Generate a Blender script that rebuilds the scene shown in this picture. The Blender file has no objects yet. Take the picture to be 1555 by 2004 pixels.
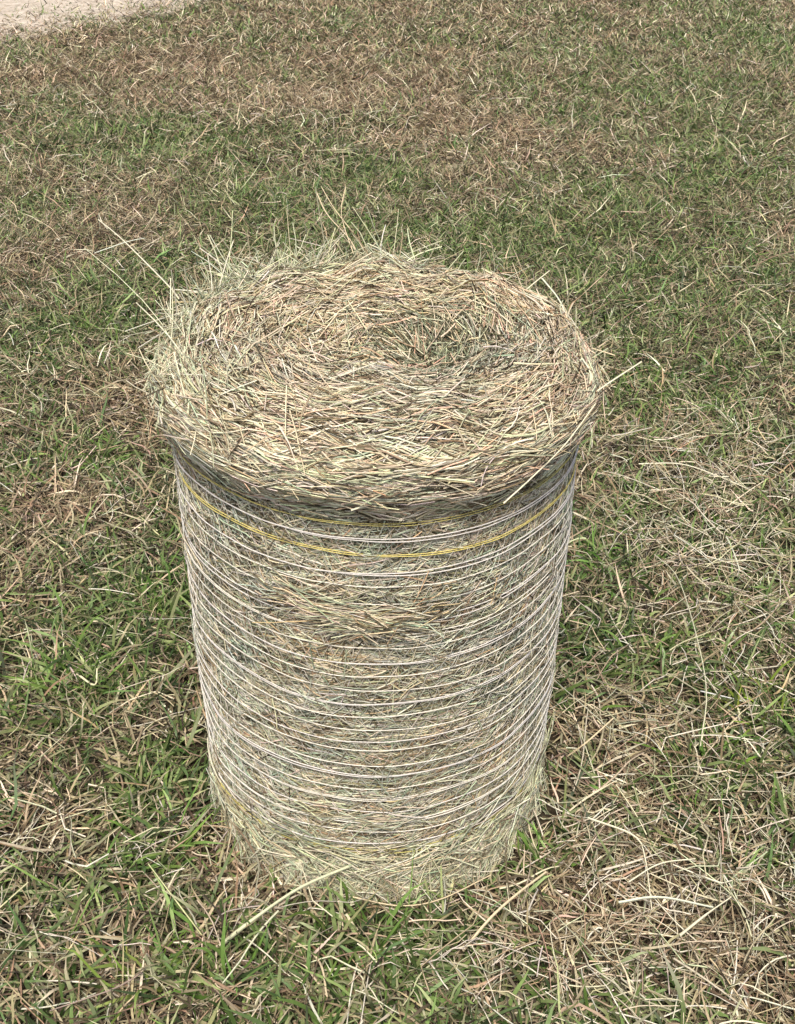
# A small net-wrapped round bale of hay standing on end on a dry, patchy lawn.
import bpy, math
import numpy as np
from mathutils import Matrix

rng = np.random.default_rng(43)
sc = bpy.context.scene
C = sc.collection
TAU = 2 * math.pi

# ---------------------------------------------------------------- camera
F, PITCH, ROLL = 2300.0, 0.594, 0.0131          # focal length in photo pixels
CAM = np.array([0.030, -1.4513, 1.5156])
cp, sp = math.cos(PITCH), math.sin(PITCH)
FW = np.array([0, cp, -sp]); UP0 = np.array([0, sp, cp]); RT0 = np.array([1.0, 0, 0])
cr, sr = math.cos(ROLL), math.sin(ROLL)
RT = cr * RT0 + sr * UP0
UP = -sr * RT0 + cr * UP0
cam_d = bpy.data.cameras.new('camera'); cam = bpy.data.objects.new('camera', cam_d); C.objects.link(cam)
M = Matrix.Identity(4)
for i in range(3):
    M[i][0], M[i][1], M[i][2], M[i][3] = RT[i], UP[i], -FW[i], CAM[i]
cam.matrix_world = M
cam_d.sensor_fit = 'HORIZONTAL'; cam_d.sensor_width = 36
cam_d.lens = 36 * F / 1555
cam_d.clip_start = 0.05; cam_d.clip_end = 500
sc.camera = cam


def ray(x, y):
    return FW * F + RT * (x - 777.5) - UP * (y - 1002.0)


def at(x, y, z=0.0):
    """measured spot on the ground (or at height z)"""
    d = ray(x, y); t = (z - CAM[2]) / d[2]
    return CAM + d * t


def deep(x, y, dist):
    d = ray(x, y)
    return CAM + d * (dist / F)


# ---------------------------------------------------------------- noise
def _lattice(seed):
    r = np.random.default_rng(seed)
    return r.random((256, 256))


def vnoise(x, y, seed=0):
    g = _lattice(seed)
    xi = np.floor(x).astype(int); yi = np.floor(y).astype(int)
    fx = x - xi; fy = y - yi
    fx = fx * fx * (3 - 2 * fx); fy = fy * fy * (3 - 2 * fy)
    a = g[xi & 255, yi & 255]; b = g[(xi + 1) & 255, yi & 255]
    c = g[xi & 255, (yi + 1) & 255]; d = g[(xi + 1) & 255, (yi + 1) & 255]
    return (a * (1 - fx) + b * fx) * (1 - fy) + (c * (1 - fx) + d * fx) * fy


def fbm(x, y, scale, seed=0, octs=3):
    v = 0; a = 1; s = 0
    for k in range(octs):
        v = v + a * vnoise(x * scale * 2 ** k + 31.7 * k, y * scale * 2 ** k + 11.3 * k, seed + k)
        s += a; a *= .55
    return v / s


def gz0(x, y):
    """height of the ground"""
    return (fbm(x, y, 2.2, 5) - .5) * .045 + (fbm(x, y, 9.0, 9, 2) - .5) * .016 - .004


def gz(x, y):
    """the bale has pressed its spot flat"""
    f = np.exp(-(np.hypot(x, y) / .36) ** 4)
    return gz0(x, y) * (1 - f) - .006 * f


# ---------------------------------------------------------------- materials
def mat(name):
    m = bpy.data.materials.new(name); m.use_nodes = True
    nt = m.node_tree
    for n in list(nt.nodes): nt.nodes.remove(n)
    out = nt.nodes.new('ShaderNodeOutputMaterial')
    return m, nt, out


def N(nt, kind, **kw):
    n = nt.nodes.new(kind)
    for k, v in kw.items(): setattr(n, k, v)
    return n


def strand_mat(name, rough, spec, trans):
    """dry or green stems: own colour per stem, a little mottling, some light through the blade"""
    m, nt, out = mat(name)
    a = N(nt, 'ShaderNodeAttribute', attribute_name='tint')
    tc = N(nt, 'ShaderNodeTexCoord')
    no = N(nt, 'ShaderNodeTexNoise'); no.inputs['Scale'].default_value = 160; no.inputs['Detail'].default_value = 2
    nt.links.new(tc.outputs['Object'], no.inputs['Vector'])
    hs = N(nt, 'ShaderNodeHueSaturation')
    mr = N(nt, 'ShaderNodeMapRange'); mr.inputs['To Min'].default_value = .7; mr.inputs['To Max'].default_value = 1.3
    nt.links.new(no.outputs['Fac'], mr.inputs['Value'])
    nt.links.new(mr.outputs['Result'], hs.inputs['Value'])
    nt.links.new(a.outputs['Color'], hs.inputs['Color'])
    p = N(nt, 'ShaderNodeBsdfPrincipled')
    p.inputs['Roughness'].default_value = rough
    p.inputs['Specular IOR Level'].default_value = spec
    nt.links.new(hs.outputs['Color'], p.inputs['Base Color'])
    if trans:
        t = N(nt, 'ShaderNodeBsdfTranslucent'); nt.links.new(hs.outputs['Color'], t.inputs['Color'])
        mx = N(nt, 'ShaderNodeMixShader'); mx.inputs[0].default_value = trans
        nt.links.new(p.outputs[0], mx.inputs[1]); nt.links.new(t.outputs[0], mx.inputs[2])
        nt.links.new(mx.outputs[0], out.inputs['Surface'])
    else:
        nt.links.new(p.outputs[0], out.inputs['Surface'])
    return m


def mottled_mat(name, cols, scale, rough, bump, bscale):
    m, nt, out = mat(name)
    tc = N(nt, 'ShaderNodeTexCoord')
    no = N(nt, 'ShaderNodeTexNoise'); no.inputs['Scale'].default_value = scale; no.inputs['Detail'].default_value = 8
    no.inputs['Roughness'].default_value = .7
    nt.links.new(tc.outputs['Object'], no.inputs['Vector'])
    ra = N(nt, 'ShaderNodeValToRGB'); els = ra.color_ramp.elements
    while len(els) < len(cols): els.new(.5)
    for e, (pos, c) in zip(els, cols): e.position = pos; e.color = (*c, 1)
    nt.links.new(no.outputs['Fac'], ra.inputs['Fac'])
    p = N(nt, 'ShaderNodeBsdfPrincipled'); p.inputs['Roughness'].default_value = rough
    p.inputs['Specular IOR Level'].default_value = .15
    nt.links.new(ra.outputs['Color'], p.inputs['Base Color'])
    n2 = N(nt, 'ShaderNodeTexNoise'); n2.inputs['Scale'].default_value = bscale; n2.inputs['Detail'].default_value = 6
    nt.links.new(tc.outputs['Object'], n2.inputs['Vector'])
    b = N(nt, 'ShaderNodeBump'); b.inputs['Strength'].default_value = bump; b.inputs['Distance'].default_value = .01
    nt.links.new(n2.outputs['Fac'], b.inputs['Height']); nt.links.new(b.outputs[0], p.inputs['Normal'])
    nt.links.new(p.outputs[0], out.inputs['Surface'])
    return m


HAY = strand_mat('hay', .62, .25, .12)
GRASS = strand_mat('grass', .5, .3, .3)
THATCH = strand_mat('thatch', .7, .2, .12)
NETTING = strand_mat('netting', .45, .4, .15)
SOIL = mottled_mat('soil', [(.3, (.016, .012, .008)), (.5, (.038, .029, .018)), (.7, (.085, .064, .042))], 26, .95, .8, 120)
CORE = mottled_mat('packed_hay', [(.3, (.035, .027, .014)), (.5, (.09, .07, .038)), (.72, (.20, .16, .095))], 45, .9, 1.0, 160)
GRAVEL = mottled_mat('pale_gravel', [(.3, (.22, .18, .135)), (.5, (.38, .33, .27)), (.7, (.50, .45, .38))], 22, .9, .7, 70)


# ---------------------------------------------------------------- mesh helpers
def link(name, V, Fq, m, tint=None, parent=None, smooth=False):
    me = bpy.data.meshes.new(name)
    V = np.ascontiguousarray(V, dtype=np.float32); Fq = np.ascontiguousarray(Fq, dtype=np.int32)
    k = Fq.shape[1]
    me.vertices.add(len(V)); me.vertices.foreach_set('co', V.ravel())
    me.loops.add(Fq.size); me.loops.foreach_set('vertex_index', Fq.ravel())
    me.polygons.add(len(Fq))
    me.polygons.foreach_set('loop_start', np.arange(0, Fq.size, k, dtype=np.int32))
    if smooth: me.polygons.foreach_set('use_smooth', np.ones(len(Fq), dtype=bool))
    if tint is not None:
        at_ = me.color_attributes.new('tint', 'FLOAT_COLOR', 'POINT')
        c = np.ones((len(V), 4), dtype=np.float32); c[:, :3] = np.clip(tint, 0.003, .95)
        at_.data.foreach_set('color', c.ravel())
    me.update(calc_edges=True); me.validate()
    me.materials.append(m)
    o = bpy.data.objects.new(name, me); C.objects.link(o)
    if parent is not None: o.parent = parent
    return o


def unit(v):
    return v / np.maximum(np.linalg.norm(v, axis=-1, keepdims=True), 1e-9)


class Strands:
    """collects many stems; every stem a tapered ribbon (k=2) or three-sided tube (k=3)"""
    def __init__(self):
        self.V, self.F, self.T, self.n = [], [], [], 0

    def add(self, P, W, tint, ref, k=2, taper='leaf', tip=None):
        n, S, _ = P.shape
        Tn = unit(np.gradient(P, axis=1))
        if ref.ndim == 2: ref = ref[:, None, :]
        A = unit(np.cross(Tn, ref)); B = np.cross(Tn, A)
        t = np.linspace(0, 1, S)
        if taper == 'leaf': prof = np.minimum(1, (1.04 - t) * 2.2) * (.72 + .28 * np.minimum(1, t * 4))
        elif taper == 'stem': prof = 1 - .35 * t
        else: prof = np.ones(S)
        w = (W[:, None] * prof[None, :])[..., None] * .5
        if k == 2: rings = [P - A * w, P + A * w]
        else: rings = [P + (A * math.cos(a) + B * math.sin(a)) * w for a in (0.3, 0.3 + TAU / 3, 0.3 + 2 * TAU / 3)]
        V = np.stack(rings, 2).reshape(-1, 3)
        base = (np.arange(n) * S * k)[:, None, None] + (np.arange(S - 1) * k)[None, :, None]
        if k == 2: q = [np.array([0, 1, 3, 2])]
        else: q = [np.array([j, (j + 1) % 3, (j + 1) % 3 + 3, j + 3]) for j in range(3)]
        Fq = np.concatenate([(base + qq[None, None, :]).reshape(-1, 4) for qq in q]) + self.n
        col = np.repeat(tint[:, None, :], S, 1)
        if tip is not None:
            f = np.clip(t * 1.6 - .6, 0, 1)[None, :, None]
            col = col * (1 - f) + tip[:, None, :] * f
        self.V.append(V); self.F.append(Fq); self.T.append(np.repeat(col.reshape(-1, 3), k, 0)); self.n += len(V)

    def build(self, name, m, parent=None, at_=None):
        V = np.concatenate(self.V)
        if at_ is not None: V = V - np.asarray(at_)[None, :]
        o = link(name, V, np.concatenate(self.F), m, np.concatenate(self.T), parent)
        return o


def pick(palette, n, jit=.24):
    cols = np.array([p[:3] for p in palette]); w = np.array([p[3] for p in palette], float); w /= w.sum()
    c = cols[rng.choice(len(cols), n, p=w)]
    c = c * np.exp(rng.normal(0, jit, (n, 1))) * np.exp(rng.normal(0, .05, (n, 3)))
    return c * np.minimum(1, .72 / c.max(1, keepdims=True))


def spline(pts, S):
    """smooth line through measured points"""
    pts = np.asarray(pts, float); n = len(pts)
    d = np.r_[0, np.cumsum(np.linalg.norm(np.diff(pts, axis=0), axis=1))]; d /= d[-1]
    ext = np.vstack([2 * pts[0] - pts[1], pts, 2 * pts[-1] - pts[-2]])
    out = []
    for t in np.linspace(0, 1, S):
        i = min(max(np.searchsorted(d, t, 'right') - 1, 0), n - 2)
        u = (t - d[i]) / (d[i + 1] - d[i])
        p0, p1, p2, p3 = ext[i:i + 4]
        out.append(.5 * ((2 * p1) + (-p0 + p2) * u + (2 * p0 - 5 * p1 + 4 * p2 - p3) * u * u + (-p0 + 3 * p1 - 3 * p2 + p3) * u ** 3))
    return np.array(out)


# ---------------------------------------------------------------- sky and sun
SUN_EL, SUN_AZ = math.radians(63), math.radians(-174)   # azimuth from +Y towards +X
w = bpy.data.worlds.new('World'); sc.world = w; w.use_nodes = True
nt = w.node_tree; bg = nt.nodes['Background']
sky = nt.nodes.new('ShaderNodeTexSky'); sky.sky_type = 'NISHITA'; sky.sun_disc = False
sky.sun_elevation = SUN_EL; sky.sun_rotation = SUN_AZ
sky.air_density = 1.0; sky.dust_density = 4.0; sky.ozone_density = .6
haze = nt.nodes.new('ShaderNodeMix'); haze.data_type = 'RGBA'; haze.blend_type = 'MULTIPLY'   # thin warm haze over the blue
haze.inputs[0].default_value = 1.0; haze.inputs[7].default_value = (1.0, .965, .91, 1)
nt.links.new(sky.outputs[0], haze.inputs[6]); nt.links.new(haze.outputs[2], bg.inputs[0]); bg.inputs[1].default_value = .13
sl = bpy.data.lights.new('sun', 'SUN'); sl.energy = 2.7; sl.angle = math.radians(12); sl.color = (1, .935, .835)
so = bpy.data.objects.new('sun', sl); C.objects.link(so)
sd = np.array([math.cos(SUN_EL) * math.sin(SUN_AZ), math.cos(SUN_EL) * math.cos(SUN_AZ), math.sin(SUN_EL)])
from mathutils import Vector
so.rotation_euler = Vector(sd).to_track_quat('Z', 'Y').to_euler()
so.location = (sd * 20).tolist()
sc.view_settings.view_transform = 'Standard'; sc.view_settings.look = 'None'
sc.view_settings.exposure = 0.80; sc.view_settings.gamma = 1.0


# ---------------------------------------------------------------- lawn patches, measured on the ground
def patches(lst):
    out = []
    for px, py, rx, ry, wt in lst:
        c = at(px, py); L = at(px - rx, py); R_ = at(px + rx, py)
        a = at(px, py - ry); b = at(px, py + ry)
        out.append((c[0], c[1], abs(R_[0] - L[0]) / 2, abs(a[1] - b[1]) / 2, wt))
    return out


def field(x, y, lst):
    v = np.zeros_like(x)
    for cx, cy, ax, ay, wt in lst:
        v += wt * np.exp(-(((x - cx) / ax) ** 2 + ((y - cy) / ay) ** 2) * .8)
    return v


GREEN = patches([
    (600, 400, 190, 90, .35), (300, 270, 200, 50, .22), (700, 330, 60, 30, .3), (1300, 180, 240, 110, .2),
    (1200, 420, 200, 100, .22), (950, 480, 170, 50, .35), (1400, 300, 110, 60, .28), (1470, 70, 70, 60, .4),
    (300, 150, 260, 60, -.25), (800, 180, 220, 80, -.22), (250, 450, 120, 60, -.3), (1000, 280, 200, 60, -.2),
    (220, 575, 140, 70, .35), (180, 740, 140, 70, -.35), (180, 900, 160, 60, .3), (270, 1170, 110, 110, .35),
    (110, 980, 70, 40, -.4), (110, 1330, 110, 90, .42), (330, 1260, 60, 110, .3), (250, 1420, 120, 50, -.2),
    (330, 1530, 110, 60, .35), (250, 1680, 120, 90, .25), (100, 1620, 70, 40, -.45), (480, 1700, 100, 60, -.4),
    (120, 1880, 100, 60, -.25), (750, 1870, 150, 70, .42), (450, 1900, 90, 60, .3), (1260, 640, 160, 100, .22),
    (1430, 560, 120, 80, .2), (1200, 1090, 120, 80, .35), (1290, 1200, 70, 40, -.3), (1280, 1290, 130, 60, .35),
    (1180, 1430, 110, 60, -.3), (1250, 1490, 80, 60, -.4), (1370, 1500, 90, 70, .4), (1460, 1370, 70, 50, .3),
    (1170, 1530, 50, 40, .3), (1150, 1730, 100, 60, -.35), (1070, 1660, 60, 40, .35), (1430, 1860, 110, 80, -.25)])
LITTER = patches([
    (1390, 960, 150, 80, .85), (1340, 1080, 140, 80, .55), (1430, 1180, 80, 80, .4), (1250, 1340, 220, 90, .5),
    (1320, 1640, 230, 150, 1.0), (1320, 1860, 260, 110, .9), (1010, 1850, 200, 90, .6), (680, 1830, 170, 90, .5),
    (200, 1780, 200, 120, .35), (100, 1600, 90, 60, .4), (430, 1650, 100, 60, .45), (1150, 1700, 90, 80, .5)])
PATH_PX = [(-260, 128), (-100, 104), (63, 80), (180, 56), (290, 34), (390, 6), (530, -24), (700, -55)]
PATH_EDGE = np.array([at(*p)[:2] for p in PATH_PX])


def path_side(x, y):
    """>0 inside the gravel, metres from its edge (roughly)"""
    ye = np.interp(x, PATH_EDGE[:, 0], PATH_EDGE[:, 1])
    return (y - ye) + (fbm(x, y, 3.0, 77) - .5) * .6 + (vnoise(x * 9, y * 9, 78) - .5) * .35


# ---------------------------------------------------------------- ground and path
gx = np.concatenate([np.linspace(-60, -5, 30, endpoint=False), np.linspace(-5, 5, 161), np.linspace(5.2, 60, 30)])
gy = np.concatenate([np.linspace(-40, -1.5, 24, endpoint=False), np.linspace(-1.5, 8, 153), np.linspace(8.3, 120, 40)])
X, Y = np.meshgrid(gx, gy, indexing='ij')
Z = gz(X, Y) * np.exp(-np.maximum(0, np.hypot(X, Y - 3) - 9) / 8)
V = np.stack([X, Y, Z], -1).reshape(-1, 3)
idx = np.arange(len(gx) * len(gy)).reshape(len(gx), len(gy))
Q = np.stack([idx[:-1, :-1], idx[1:, :-1], idx[1:, 1:], idx[:-1, 1:]], -1).reshape(-1, 4)
g = link('ground', V, Q, SOIL, smooth=True); g['kind'] = 'structure'

px_ = np.linspace(-5.5, 2.2, 150); tt = np.linspace(0, 1, 40)
XX = np.repeat(px_[:, None], 40, 1)
ye = np.interp(px_, PATH_EDGE[:, 0], PATH_EDGE[:, 1])
ye = ye - (fbm(px_, ye, 3.0, 77) - .5) * .6 - (vnoise(px_ * 9, ye * 9, 78) - .5) * .35
YY = ye[:, None] + tt[None, :] * 3.2
ZZ = gz(XX, YY) * np.exp(-np.maximum(0, np.hypot(XX, YY - 3) - 9) / 8) + .004 + .012 * np.minimum(1, tt[None, :] * 8)
idx = np.arange(150 * 40).reshape(150, 40)
Q = np.stack([idx[:-1, :-1], idx[1:, :-1], idx[1:, 1:], idx[:-1, 1:]], -1).reshape(-1, 4)
p = link('path', np.stack([XX, YY, ZZ], -1).reshape(-1, 3), Q, GRAVEL, smooth=True); p['kind'] = 'structure'


# ---------------------------------------------------------------- lawn: green blades and dry thatch
def scatter(y0, y1, dens, margin=.9):
    """random spots on the ground in a band of depth, in the part the photo sees plus a margin"""
    def half(y): return .36 * (np.abs(y - CAM[1]) * cp + 1.25) + margin
    area = (y1 - y0) * 2 * half(y1)
    n = int(area * dens)
    x = rng.uniform(-half(y1), half(y1), n); y = rng.uniform(y0, y1, n)
    k = np.abs(x) < half(y)
    k &= np.hypot(x, y) > .283 + .08 * rng.random(n) ** 1.5
    return x[k], y[k]


G_PAL = [(.105, .165, .042, 3), (.155, .215, .07, 3), (.058, .10, .026, 2.4), (.26, .30, .14, 1.8), (.12, .185, .07, 1.8), (.026, .042, .014, 1.3)]
D_PAL = [(.275, .23, .145, 3), (.39, .345, .235, 2.2), (.175, .14, .085, 2.6), (.082, .063, .038, 2.5), (.24, .22, .135, 2.2),
         (.60, .55, .42, 1.1), (.27, .19, .128, .9), (.032, .025, .016, 2.0)]
L_PAL = [(.58, .53, .40, 3), (.46, .40, .28, 2.4), (.70, .66, .54, 2.2), (.40, .385, .26, 2), (.33, .25, .165, 2)]


def lay(x, y, L, el, head, bend, S, lift=0.0, curl=.22):
    """stems from ground spots; el elevation, bend droop"""
    n = len(x); t = np.linspace(0, 1, S)[None, :, None]
    d = np.stack([np.cos(head) * np.cos(el), np.sin(head) * np.cos(el), np.sin(el)], 1)
    side = np.stack([-np.sin(head), np.cos(head), np.zeros(n)], 1) * rng.normal(0, curl, (n, 1))
    wig = np.stack([-np.sin(head), np.cos(head), rng.normal(0, .4, n)], 1) * rng.normal(0, curl * .5, (n, 1))
    base = np.stack([x, y, gz(x, y) + lift], 1)
    down = np.zeros((n, 3)); down[:, 2] = -1
    P = base[:, None, :] + L[:, None, None] * (d[:, None, :] * t + side[:, None, :] * t * t + wig[:, None, :] * np.sin(t * 5) * .5 + down[:, None, :] * bend[:, None, None] * t * t)
    gr = gz(P[..., 0], P[..., 1]) + .002
    P[..., 2] = np.maximum(P[..., 2], gr)
    return P


def roll_ref(n, flat=.6):
    r = rng.normal(0, 1, (n, 3)); r[:, 2] = np.abs(r[:, 2]) + flat * 2
    return unit(r)


green, dry = Strands(), Strands()
for y0, y1, dens, S, ws in ((-.75, .5, 16500, 6, 1.4), (.5, 1.6, 16500, 5, 1.35), (1.6, 3.2, 15000, 3, 1.3),
                            (3.2, 5.2, 14000, 3, 1.6), (5.2, 8.6, 11000, 3, 2.0)):
    x, y = scatter(y0, y1, dens)
    s = path_side(x, y)
    k = rng.random(len(x)) > np.clip(s * .55 + .42, 0, .965)
    x, y = x[k], y[k]
    far = np.clip((y - .5) / 6, 0, 1)
    gprob = np.clip(.55 - .24 * far + 1.3 * field(x, y, GREEN) + (fbm(x, y, 3.6, 21) - .5) * 1.1 + (fbm(x, y, 13, 33, 2) - .5) * .7, .04, .93)
    isg = rng.random(len(x)) < gprob * .78
    # green
    xg, yg = x[isg], y[isg]; n = len(xg)
    L = rng.gamma(6, .0118 if y0 < .5 else .0095, n) * (1.25 - .24 * ws) + .012
    P = lay(xg, yg, L, rng.uniform(.15, 1.25, n), rng.uniform(0, TAU, n), rng.uniform(.05, .75, n), S)
    tint = pick(G_PAL, n)
    tip = np.where(rng.random((n, 1)) < .35, pick(D_PAL, n), tint * 1.15)
    green.add(P, rng.uniform(.0017, .0048, n) * ws, tint, roll_ref(n), tip=tip)
    # dry
    xd, yd = x[~isg], y[~isg]; n = len(xd)
    L = rng.gamma(5, .0125, n) * (1.35 - .32 * ws) + .012
    P = lay(xd, yd, L, rng.uniform(0, .95, n) ** 1.5, rng.uniform(0, TAU, n), rng.uniform(0, .35, n), S, lift=rng.uniform(0, .014, n))
    tint = pick(D_PAL, n)
    # warmer, redder thatch in the bare patches
    warm = np.clip(.5 - gprob[~isg], 0, .5)[:, None] * 1.2
    tint = tint * (1 + warm * np.array([.12, .0, -.02]))
    dry.add(P, rng.uniform(.0010, .0030, n) * ws, tint, roll_ref(n))
o = green.build('green_grass', GRASS); o['kind'] = 'stuff'
o['label'] = 'short green grass blades growing in patches across the lawn'; o['category'] = 'grass'
o = dry.build('dry_grass', THATCH); o['kind'] = 'stuff'
o['label'] = 'brown and tan dead grass matted between the green patches'; o['category'] = 'dry grass'

# loose hay dropped on the lawn, thickest right of the bale
lit = Strands()
for y0, y1, dens in ((-.75, .5, 3300), (.5, 1.6, 2600), (1.6, 4.5, 700)):
    x, y = scatter(y0, y1, dens)
    pr = np.clip(field(x, y, LITTER) * (.25 + 1.5 * fbm(x, y, 8, 55)) + .06, 0, 1)
    k = rng.random(len(x)) < pr
    x, y = x[k], y[k]; n = len(x)
    L = rng.gamma(4, .0155, n) + .02
    P = lay(x, y, L, rng.uniform(-.05, .4, n), rng.uniform(0, TAU, n), rng.uniform(-.05, .3, n), 8, lift=rng.uniform(.008, .045, n), curl=.10)
    # kinks
    for q in range(2):
        kk = np.flatnonzero(rng.random(n) < .35); m_ = 2 + 3 * q
        tv = P[kk, m_ + 1] - P[kk, m_]
        off = np.stack([-tv[:, 1], tv[:, 0], np.zeros(len(kk))], 1) * rng.normal(0, .8, (len(kk), 1))
        P[kk, m_ + 1:] += off[:, None, :] * np.arange(1, 8 - m_)[None, :, None]
    kk = rng.random(n) < .3
    P[kk, 4:, 2] -= (np.arange(4) * .010)[None, :] * rng.uniform(.2, 1, (kk.sum(), 1))
    lit.add(P, rng.uniform(.0015, .0038, n), np.minimum(pick(L_PAL, n), (.68, .64, .53)), roll_ref(n), k=3, taper='stem')
o = lit.build('loose_hay', HAY); o['kind'] = 'stuff'
o['label'] = 'pale loose hay litter strewn over the lawn around the bale'; o['category'] = 'loose hay'


# ---------------------------------------------------------------- the bale
bale = bpy.data.objects.new('hay_bale', None); C.objects.link(bale)
bale['label'] = 'round net-wrapped hay bale standing upright on the lawn, loose hay flaring at its top'
bale['category'] = 'hay bale'
PR = np.array([(0.0, .268), (.03, .275), (.07, .279), (.13, .2815), (.3, .2835), (.5, .283), (.62, .281), (.66, .2795),
               (.70, .2808), (.715, .2845), (.73, .288), (.745, .291), (.757, .2928), (.77, .294), (.785, .293), (.80, .287), (.81, .279), (.82, .264)])


def rad(z):
    return np.interp(z, PR[:, 0], PR[:, 1])


def lump(th, z):
    """soft lumps of the pressed hay"""
    x, y = np.cos(th) * 1.1 + 3, np.sin(th) * 1.1 + 3
    return (fbm(x + z * .3, y + z * 2.2, 3.2, 61) - .5) * (.020 + .008 * np.clip((z - .72) / .03, 0, 1)) + (fbm(x * 2.5 - z, y * 2.5 + z * 6, 3.2, 67, 2) - .5) * .006


def top_z(r):
    """height of the end face: raised rim, hollow middle"""
    return np.interp(r, [0, .05, .10, .15, .20, .24, .264, .279, .288, .297], [.801, .803, .811, .819, .8245, .825, .819, .809, .799, .774])


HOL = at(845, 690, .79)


def end_lump(x, y):
    return (fbm(x + 5, y + 5, 13, 71, 3) - .5) * .040 - .042 * np.exp(-(((x - HOL[0]) / .055) ** 2 + ((y - HOL[1]) / .06) ** 2))


# packed core (closed)
zz = np.concatenate([[0.0], np.linspace(.01, .785, 90)]); nth = 220
th = np.linspace(0, TAU, nth, endpoint=False)
V = []
for z in zz:
    r = rad(z) - .009 + lump(th, z)
    V.append(np.stack([r * np.cos(th), r * np.sin(th), np.full(nth, z)], 1))
for r0 in np.linspace(.286, .004, 38):
    x, y = r0 * np.cos(th), r0 * np.sin(th)
    V.append(np.stack([x, y, top_z(r0) + end_lump(x, y) - .018], 1))
nr = len(V)
V = np.concatenate(V)
idx = np.arange(nr * nth).reshape(nr, nth); i2 = np.roll(idx, -1, 1)
Q = np.stack([idx[:-1], i2[:-1], i2[1:], idx[1:]], -1).reshape(-1, 4)
link('packed_core', V, Q, CORE, parent=bale, smooth=True)

B_PAL = [(.56, .52, .39, 3), (.46, .42, .30, 3), (.50, .52, .39, 2.8), (.66, .63, .51, 2.2), (.27, .23, .14, 2), (.15, .125, .075, 1.6),
         (.34, .38, .27, 1.8), (.46, .33, .20, .8), (.06, .05, .03, .9)]
B_TOP = B_PAL[:5] + B_PAL[6:7]
T_PAL = [(.60, .53, .39, 3), (.49, .43, .30, 3), (.68, .63, .50, 2.4), (.33, .26, .17, 1.8), (.56, .41, .28, 1.3), (.17, .135, .08, 1.6), (.06, .047, .028, 1.3),
         (.48, .48, .33, 2)]
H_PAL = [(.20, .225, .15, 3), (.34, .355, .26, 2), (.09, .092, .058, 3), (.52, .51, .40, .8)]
P_PAL = [(.62, .60, .43, 3), (.52, .52, .36, 3), (.72, .70, .55, 1.8), (.42, .44, .30, 2), (.36, .30, .19, 1.6), (.16, .13, .08, .8)]


def wrap(n, zlo, zhi, phi_s, Lm, off0, off1, S=7, lift=0.0, thlo=0, thhi=TAU):
    """stems lying on the curved side of the bale"""
    t0 = rng.uniform(thlo, thhi, n); z0 = rng.uniform(zlo, zhi, n)
    if thhi - thlo < 2:                                               # a loose patch with a soft, ragged outline
        t0 = rng.normal((thlo + thhi) / 2, (thhi - thlo) / 3.6, n); z0 = rng.normal((zlo + zhi) / 2, (zhi - zlo) / 3.6, n) + .012 * np.sin(t0 * 9)
    phi = rng.normal(0, phi_s, n) + np.where(rng.random(n) < .5, math.pi, 0)
    L = rng.gamma(5, Lm / 5, n) + .015
    u = np.linspace(-.5, .5, S)[None, :] * L[:, None]
    cv = rng.normal(0, 1.6, n)[:, None] * u * u
    tt_ = t0[:, None] + np.cos(phi)[:, None] * u / .28
    z = z0[:, None] + np.sin(phi)[:, None] * u + cv
    z = np.clip(z, .004 if zhi < .73 or zlo < .1 else .716, .814)
    off = rng.uniform(off0, off1, n)[:, None] + (np.abs(rng.normal(0, lift, n))[:, None] * ((u / L[:, None] + .5) ** 3) if lift else 0)
    r = rad(z) + lump(tt_, z) + off
    P = np.stack([r * np.cos(tt_), r * np.sin(tt_), z], -1)
    nrm = np.stack([np.cos(t0), np.sin(t0), np.zeros(n)], 1)
    return P, nrm


side = Strands()
for n, zl, zh, ps, Lm, o0, o1, lf, w0, w1, pal, a0_, a1_ in (
        (40000, .02, .735, .38, .05, -.010, -.002, 0, .0010, .0028, B_PAL, 0, TAU),
        (22000, .02, .73, .9, .024, -.006, -.0004, 0, .0009, .0024, B_PAL, 0, TAU),
        (260, .05, .67, 1.0, .03, .0, .003, .005, .0010, .0020, B_TOP, 0, TAU),
        (380, .545, .585, .35, .05, .0, .005, .004, .0011, .0024, B_PAL, 4.25, 4.95),
        (110, .17, .20, .5, .04, .0, .004, .003, .0011, .0024, B_TOP, 4.35, 4.9)):
    P, nrm = wrap(n, zl, zh, ps, Lm, o0, o1, lift=lf, thlo=a0_, thhi=a1_)
    ta, tz = np.arctan2(P[:, 3, 1], P[:, 3, 0]), P[:, 3, 2]
    q = fbm(np.cos(ta) * 3 + 7 + tz, np.sin(ta) * 3 + 7 + tz * 9, 2.2, 90, 3)[:, None] - .5
    tint = pick(pal, n) * (1 + q * np.array([.34, .08, -.12]))          # browner and greener layers
    side.add(P, rng.uniform(w0, w1, n), tint, unit(nrm + rng.normal(0, .5, (n, 3))), k=3, taper='stem')
side.build('side_hay', HAY, bale)

# the flared collar above the net
col = Strands()
for n, zl, zh, ps, Lm, o0, o1, lf in ((19000, .733, .80, .17, .10, -.012, .003, .002), (2200, .75, .80, .2, .08, -.002, .005, .007),
                                      (160, .772, .80, .3, .08, .002, .006, .012)):
    P, nrm = wrap(n, zl, zh, ps, Lm, o0, o1, lift=lf)
    dk = pick(P_PAL, n)
    a_ = np.arctan2(P[:, 3, 1], P[:, 3, 0]); m_ = rng.random((n, 1)) > (.22 + .6 * np.clip(np.cos(a_ - 2.7) + .1, 0, 1))[:, None]
    col.add(P, rng.uniform(.0013, .0036, n), np.where(m_, pick(T_PAL, n), dk), unit(nrm + rng.normal(0, .55, (n, 3))), k=3, taper='stem')
col.build('flared_collar', HAY, bale)

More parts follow.
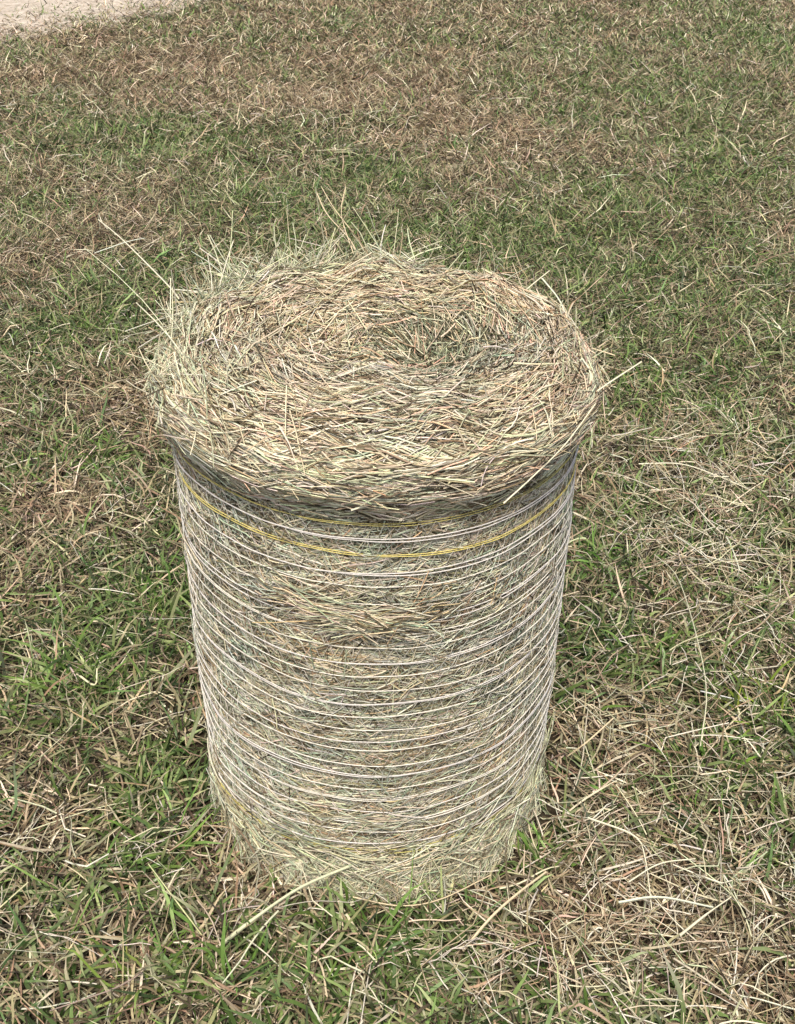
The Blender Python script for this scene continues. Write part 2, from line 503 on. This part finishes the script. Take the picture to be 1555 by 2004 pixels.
# the end face
face = Strands()
for n, sp_, Lm, o0, o1, tl in ((13500, .27, .085, -.024, .001, .06), (9000, .42, .065, -.008, .005, .14), (1800, .8, .05, -.003, .006, .22)):
    r0 = .293 * np.sqrt(rng.random(n)); a0 = rng.uniform(0, TAU, n)
    spread = sp_ * (1.9 - 1.35 * (r0 / .3))
    hd = a0 + math.pi / 2 + rng.normal(0, 1, n) * spread
    L = rng.gamma(5, Lm / 5, n) + .012
    S = 6
    u = np.linspace(-.5, .5, S)[None, :] * L[:, None]
    curv = np.where(r0 > .1, 1 / np.maximum(r0, .1), rng.normal(0, 4, n)) * np.clip(np.cos(hd - a0 - math.pi / 2), -1, 1)
    ang = hd[:, None] + curv[:, None] * u * .8
    cx = r0[:, None] * np.cos(a0)[:, None] + np.cumsum(np.cos(ang) * (L / (S - 1))[:, None], 1) - (np.cos(hd) * L / 2)[:, None]
    cy = r0[:, None] * np.sin(a0)[:, None] + np.cumsum(np.sin(ang) * (L / (S - 1))[:, None], 1) - (np.sin(hd) * L / 2)[:, None]
    rr = np.hypot(cx, cy); over = np.maximum(rr / .304, 1); cx /= over; cy /= over; rr = np.hypot(cx, cy)
    z = top_z(rr) + end_lump(cx, cy) + rng.uniform(o0, o1, n)[:, None] + rng.normal(0, tl, n)[:, None] * u
    P = np.stack([cx, cy, z], -1)
    rim = np.clip((r0 - .17) / .12, 0, 1)[:, None] * np.clip(.35 + .65 * np.cos(a0 - 2.5), 0, 1)[:, None]
    tint = np.where(rng.random((n, 1)) < rim * .8, pick(P_PAL, n), pick(T_PAL, n))
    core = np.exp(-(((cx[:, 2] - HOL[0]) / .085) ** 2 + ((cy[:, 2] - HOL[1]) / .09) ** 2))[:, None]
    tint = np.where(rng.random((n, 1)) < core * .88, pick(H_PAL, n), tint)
    ref = rng.normal(0, .6, (n, 3)); ref[:, 2] += 1
    q = fbm(cx[:, 2] + 8, cy[:, 2] + 8, 11, 130, 3)[:, None] - .5                   # tan, rusty and grey green clumps
    tint = np.clip(tint * (1 + q * np.array([.38, .2, .02])), .01, .74)
    face.add(P, rng.uniform(.0009, .0028, n), tint, unit(ref), k=3, taper='stem')
face.build('end_face', HAY, bale)

# wisps standing up and out from the rim, thickest at the left and the back
fr = Strands()
n = 3000
a0 = rng.uniform(0, TAU, n)
wt = (.05 + 1.0 * np.clip(np.cos(a0 - 2.6), 0, 1) ** 1.2) * (.4 + 1.2 * (vnoise(a0 * 3.5, a0 * 0, 88) > .45))
k = rng.random(n) < wt; a0 = a0[k]; n = len(a0)
r0 = rng.uniform(.250, .294, n); z0 = top_z(r0) + rng.uniform(-.012, .004, n)
L = rng.gamma(3.2, .0098, n) + .015
tang = np.stack([-np.sin(a0), np.cos(a0), np.zeros(n)], 1); outw = np.stack([np.cos(a0), np.sin(a0), np.zeros(n)], 1)
d = unit(tang * rng.normal(0, 1.3, (n, 1)) + outw * rng.normal(.02, .30, (n, 1)) + np.array([0, 0, 1]) * rng.uniform(.05, 1.0, (n, 1)))
t = np.linspace(0, 1, 5)[None, :, None]
bend = rng.normal(0, .4, (n, 3)); bend[:, 2] -= .1
P = (outw * r0[:, None] + np.array([0, 0, 1]) * z0[:, None])[:, None, :] + L[:, None, None] * (d[:, None, :] * t + bend[:, None, :] * t * t)
fr.add(P, rng.uniform(.0012, .003, n), pick(P_PAL, n), roll_ref(n, 0), k=3, taper='stem')
fr.build('rim_wisps', HAY, bale)

# shaggy hay hanging below the net down to the grass
bf = Strands()
n = 7500
a0 = rng.uniform(0, TAU, n); zt = .010 + .105 * rng.random(n) ** 1.2
L = np.minimum(rng.gamma(5, .013, n) + .015, zt + .03)
S = 6; t = np.linspace(0, 1, S)[None, :]
ph = rng.normal(.1, 1.0, n)
th_ = a0[:, None] + np.sin(ph)[:, None] * L[:, None] * t / .28
z = np.maximum(zt[:, None] - np.cos(ph)[:, None] * L[:, None] * t, .002)
out_ = np.abs(rng.normal(0, .006, n))[:, None] * t ** 1.5 + rng.uniform(-.002, .006, n)[:, None]
r = rad(z) + lump(th_, z) + out_ + np.clip(.035 - z, 0, .035) * rng.uniform(0, .5, n)[:, None]
P = np.stack([r * np.cos(th_), r * np.sin(th_), z], -1)
nrm = np.stack([np.cos(a0), np.sin(a0), np.zeros(n)], 1)
BF_PAL = [(.60, .58, .42, 3), (.48, .47, .32, 3), (.68, .66, .50, 2.4), (.40, .33, .21, 1.4), (.42, .45, .31, 2), (.15, .12, .075, .7)]
pale = np.clip(.55 + .5 * np.cos(a0 + 1.0), .1, 1)[:, None]                     # brown and dusty at the left, fresh at the right
bt = np.where(rng.random((n, 1)) < pale, pick(BF_PAL, n), pick(B_PAL, n))
bf.add(P, rng.uniform(.0011, .0030, n), bt, unit(nrm + rng.normal(0, .6, (n, 3))), k=3, taper='stem')
bf.build('bottom_fringe', HAY, bale)

# net wrap: every visible turn of cord is a part of its own
def cord(name, z0, tint, wmm, turns, seed):
    r_ = np.random.default_rng(seed)
    st = Strands(); S = 420
    for q in range(turns):
        a = np.linspace(0, TAU, S)
        dz = (0 if q == 0 else r_.normal(0, .0024))
        ph = r_.uniform(0, TAU, 4)
        zc = z0 + dz + .0022 * np.sin(a + ph[0]) + .0016 * np.sin(2 * a + ph[1]) + .0005 * np.sin(5 * a + ph[2]) + .0002 * np.sin(17 * a + ph[3])
        sink = (-.0010 if name == 'white_cord' else -.0034) + (.0028 if name == 'white_cord' else .0056) * (fbm(np.cos(a) * 2 + 9, np.sin(a) * 2 + 9 + z0 * 40, 1.2, 300 + seed % 60, 3))
        lm = lump(a, zc); lm = np.mean([np.roll(lm[:-1], q_) for q_ in range(-14, 15)], 0); lm = np.append(lm, lm[0])
        rr = rad(zc) + lm + sink + .0012
        P = np.stack([rr * np.cos(a), rr * np.sin(a), zc], -1)[None]
        ref = np.stack([np.cos(a), np.sin(a), np.zeros(S)], -1)[None]
        st.add(P, np.array([wmm * .001]), np.array([tint]) * r_.uniform(.9, 1.08), ref, k=3, taper='even')
    return st.build(name, NETTING, bale)


WHITE = (.71, .68, .60); LILAC = (.66, .63, .595); YEL = (.70, .60, .20)
cord('yellow_cord', .709, (.68, .60, .21), 1.35, 2, 11)['label'] = 'upper yellow marker cord of the net'
cord('white_cord', .684, LILAC, 2.1, 2, 12)
cord('yellow_cord', .657, YEL, 1.5, 2, 13)['label'] = 'brighter yellow marker cord of the net'
zs = .657 - .0240 * np.arange(1, 23)
for i, z in enumerate(zs):
    zz_ = z + rng.normal(0, .0015)
    cord('white_cord', zz_, WHITE if i % 3 else LILAC, rng.uniform(1.5, 1.95), 1 + int(rng.random() < .5), 20 + i)
cord('yellow_cord', .110, (.58, .52, .17), 1.7, 2, 70)['label'] = 'faint yellow marker cord near the foot of the net'

# the thin zigzag threads between the cords
net = Strands()
allz = np.concatenate([[.709, .684, .657], zs])
for a_, b_ in zip(allz[:-1], allz[1:]):
    m_ = 84; S = m_ * 2 * 3 + 1
    a = np.linspace(0, TAU, S)
    tri = np.abs(((np.arange(S) / 6 + rng.random()) % 1) * 2 - 1)
    zc = a_ + (b_ - a_) * tri
    rr = rad(zc) + lump(a, zc) + .0006 + .0012 * rng.normal(0, .5, S)
    P = np.stack([rr * np.cos(a), rr * np.sin(a), zc], -1)[None]
    ref = np.stack([np.cos(a), np.sin(a), np.zeros(S)], -1)[None]
    net.add(P, np.array([.0008]), np.array([[.66, .63, .56]]), ref, k=3, taper='even')
net.build('zigzag_net', NETTING, bale)


# long stalks that stick out of the bale
def stalk(pts, w, tint, name, parent=None, label=None, cat=None, group=None, S=18, taper='stem', base=None):
    st = Strands(); P = spline(pts, S)[None]
    st.add(P, np.array([w]), np.array([tint]) * np.exp(rng.normal(0, .06)), unit(rng.normal(0, 1, (1, 3)) + [0, 0, .4]), k=3, taper=taper)
    org = None
    if parent is None: org = np.asarray(P[0, 0])
    o = st.build(name, HAY, parent, org)
    if org is not None: o.location = org.tolist()
    if label: o['label'] = label
    if cat: o['category'] = cat
    if group: o['group'] = group
    return o


PALE = (.66, .62, .46); STRAW = (.60, .50, .33); GREENISH = (.52, .54, .36)
for pts, w_, c_, lb in (
    ([deep(350, 585, 1.70), deep(326, 556, 1.70), deep(240, 470, 1.72), deep(192, 430, 1.73)], .0032, PALE, 'long pale stalk poking out of the left rim'),
    ([deep(718, 600, 1.78), deep(712, 550, 1.82), deep(690, 478, 1.86), deep(640, 420, 1.90), deep(618, 374, 1.93)], .0034, STRAW, 'long bent stalk rising over the back rim'),
    ([deep(700, 520, 1.84), deep(672, 440, 1.86), deep(668, 405, 1.88), deep(676, 366, 1.89)], .0018, STRAW, None),
    ([deep(735, 540, 1.86), deep(700, 470, 1.88), deep(655, 410, 1.91), deep(628, 365, 1.93)], .0022, STRAW, None),
    ([deep(600, 540, 1.82), deep(640, 495, 1.84), deep(676, 455, 1.86)], .0026, PALE, None),
    ([deep(1040, 622, 1.66), deep(1120, 668, 1.66), deep(1203, 696, 1.66)], .0034, STRAW, 'straw stalk jutting out past the right rim'),
    ([deep(1050, 850, 1.52), deep(1120, 800, 1.53), deep(1180, 757, 1.55), deep(1255, 708, 1.58)], .0034, PALE, 'stalk pointing up and right from the right rim'),
    ([deep(985, 985, 1.40), deep(1040, 935, 1.42), deep(1105, 870, 1.45), deep(1165, 790, 1.48)], .0022, PALE, None),
    ([deep(330, 820, 1.56), deep(300, 800, 1.57), deep(283, 762, 1.58)], .0020, PALE, None),
    ([deep(360, 670, 1.64), deep(320, 700, 1.62), deep(278, 718, 1.62)], .0022, PALE, None),
    ([deep(330, 770, 1.60), deep(333, 640, 1.66), deep(334, 545, 1.70)], .0026, PALE, None),
    ([deep(352, 760, 1.60), deep(345, 660, 1.66), deep(325, 590, 1.69)], .0024, PALE, None),
    ([deep(560, 640, 1.72), deep(545, 580, 1.76), deep(520, 520, 1.80)], .0022, PALE, None),
    ([deep(525, 600, 1.76), deep(545, 555, 1.77), deep(600, 500, 1.80), deep(672, 462, 1.82)], .0024, GREENISH, None),
    ([deep(770, 600, 1.79), deep(800, 650, 1.735), deep(855, 692, 1.70), deep(862, 700, 1.69)], .0034, PALE, 'pale stalk lying across the hollow of the end face'),
    ([deep(600, 640, 1.75), deep(630, 690, 1.70), deep(655, 725, 1.67)], .0032, PALE, None),
    ([deep(540, 580, 1.80), deep(585, 650, 1.74)], .0030, GREENISH, None),
    ([deep(640, 855, 1.57), deep(600, 838, 1.58), deep(660, 820, 1.59), deep(700, 800, 1.60)], .0036, (.70, .68, .56), None),
    ([deep(1060, 545, 1.76), deep(1095, 590, 1.72), deep(1118, 650, 1.68)], .0034, (.62, .63, .48), None),
    ([deep(1020, 575, 1.75), deep(1050, 550, 1.77), deep(1075, 530, 1.78)], .0026, PALE, None),
    ([deep(330, 800, 1.56), deep(420, 860, 1.50), deep(540, 930, 1.43)], .0026, PALE, None),
):
    stalk(pts, w_, c_, 'loose_stalk', bale, lb)

# ---------------------------------------------------------------- single stalks lying on the lawn
for pts, w_, c_, lb in (
    ([(430, 1850, .012), (500, 1795, .03), (590, 1735, .04), (700, 1688, .055)], .0062, (.56, .57, .38), 'thick pale green stalk leaning on the front left foot of the hay bale'),
    ([(905, 1860, .01), (960, 1795, .03), (1010, 1750, .035), (1068, 1706, .03)], .0046, STRAW, 'straight straw stalk lying on the grass just right of the bale foot'),
    ([(690, 1755, .02), (780, 1772, .02), (860, 1760, .02), (960, 1712, .03)], .0036, STRAW, 'curved straw stalk lying along the front foot of the bale'),
    ([(395, 1830, .01), (350, 1770, .03), (290, 1690, .04)], .0036, (.46, .47, .25), 'yellow green stem lying on brown litter left of the thick pale stalk'),
    ([(540, 1820, .01), (620, 1875, .02), (640, 1950, .02)], .0040, STRAW, 'bent straw stem at the lower edge, below the bale foot'),
    ([(1370, 1460, .01), (1380, 1330, .05), (1330, 1140, .05), (1280, 1085, .04)], .0024, (.50, .49, .35), 'long pale curved stem standing in the litter right of the bale'),
    ([(1110, 1480, .01), (1150, 1450, .035), (1200, 1405, .05)], .0034, STRAW, 'short slanting straw close to the right side of the bale'),
    ([(1230, 1725, .03), (1290, 1690, .04), (1360, 1680, .04)], .0036, PALE, 'pale arched straw in the thick litter at lower right'),
    ([(1150, 1600, .03), (1240, 1635, .045), (1262, 1680, .03), (1275, 1780, .02)], .0034, PALE, 'kinked pale straw above the litter heap at lower right'),
    ([(1210, 1765, .02), (1290, 1755, .03), (1395, 1775, .02)], .0048, (.50, .52, .41), 'grey green flattened stem crossing the litter at lower right'),
    ([(1330, 1830, .02), (1380, 1790, .035), (1430, 1755, .04)], .0040, PALE, 'light straw slanting up beside the grey green stem'),
    ([(1250, 908, .02), (1330, 908, .03), (1400, 930, .03), (1470, 960, .02)], .0036, PALE, 'level pale straw at the far edge of the litter right of the bale'),
    ([(150, 1318, .03), (185, 1340, .03), (190, 1308, .04)], .0040, (.62, .58, .38), 'sharply folded yellowish straw in the green patch at left'),
):
    stalk([at(q[0], q[1], q[2] + (.012 if q[2] <= .012 else .026)) for q in pts], w_ * 1.15, c_, 'hay_stalk', None, lb, 'hay stalk', 'single hay stalks lying on the lawn')


# ---------------------------------------------------------------- green tufts one can tell apart
def tuft(px, py, n, Lm, lb, hue=(1, 1, 1), spread=.024):
    c = at(px, py); r = np.random.default_rng(int(px * 7 + py))
    x = c[0] + r.normal(0, spread, n); y = c[1] + r.normal(0, spread, n)
    k = np.hypot(x, y) > .275; x, y = x[k], y[k]; m_ = len(x)
    head = np.arctan2(y - c[1], x - c[0]) + r.normal(0, .7, m_)
    P = lay(x, y, r.gamma(7, Lm * 1.2 / 7, m_) + .02, r.uniform(.5, 1.4, m_), head, r.uniform(.15, .7, m_), 6)
    st = Strands(); tint = pick([(.12, .20, .045, 3), (.17, .25, .075, 2), (.085, .15, .03, 2)], m_) * np.array(hue)
    st.add(P, r.uniform(.0028, .0062, m_), tint, roll_ref(m_, .2), tip=tint * 1.2)
    b = np.array([c[0], c[1], float(gz(np.array([c[0]]), np.array([c[1]]))[0])])
    o = st.build('grass_tuft', GRASS, None, b); o.location = b.tolist()
    o['label'] = lb; o['category'] = 'grass tuft'; o['group'] = 'green grass tufts in the lawn'


tuft(735, 1850, 46, .075, 'dense green grass tuft in front of the bale foot, at the lower edge')
tuft(150, 1340, 60, .075, 'bright green grass tuft around the folded straw at far left')
tuft(450, 1915, 34, .075, 'green grass tuft at the bottom edge below the thick pale stalk')
tuft(300, 1930, 24, .075, 'small upright grass tuft in the lower left corner area', (1.1, 1, .8))
tuft(330, 1640, 40, .075, 'sprawling green tuft left of the shaggy foot of the bale')
tuft(1370, 1510, 46, .065, 'vivid green tuft in brown litter right of the bale', (.95, 1.05, .9))
tuft(1265, 1290, 40, .07, 'green tuft beside the lower right flank of the bale')
tuft(1190, 1120, 36, .06, 'dark green tuft against the middle of the bale on its right', (.85, .95, .85))
tuft(335, 1180, 44, .07, 'dark green tuft close against the left flank of the bale', (.85, .95, .85))
tuft(200, 900, 44, .06, 'green tuft behind the left shoulder of the bale')
tuft(1080, 1680, 30, .055, 'low green tuft touching the front right foot of the bale')
tuft(1480, 1390, 26, .06, 'yellow green tuft at the right edge of the lawn', (1.25, 1.05, .6))
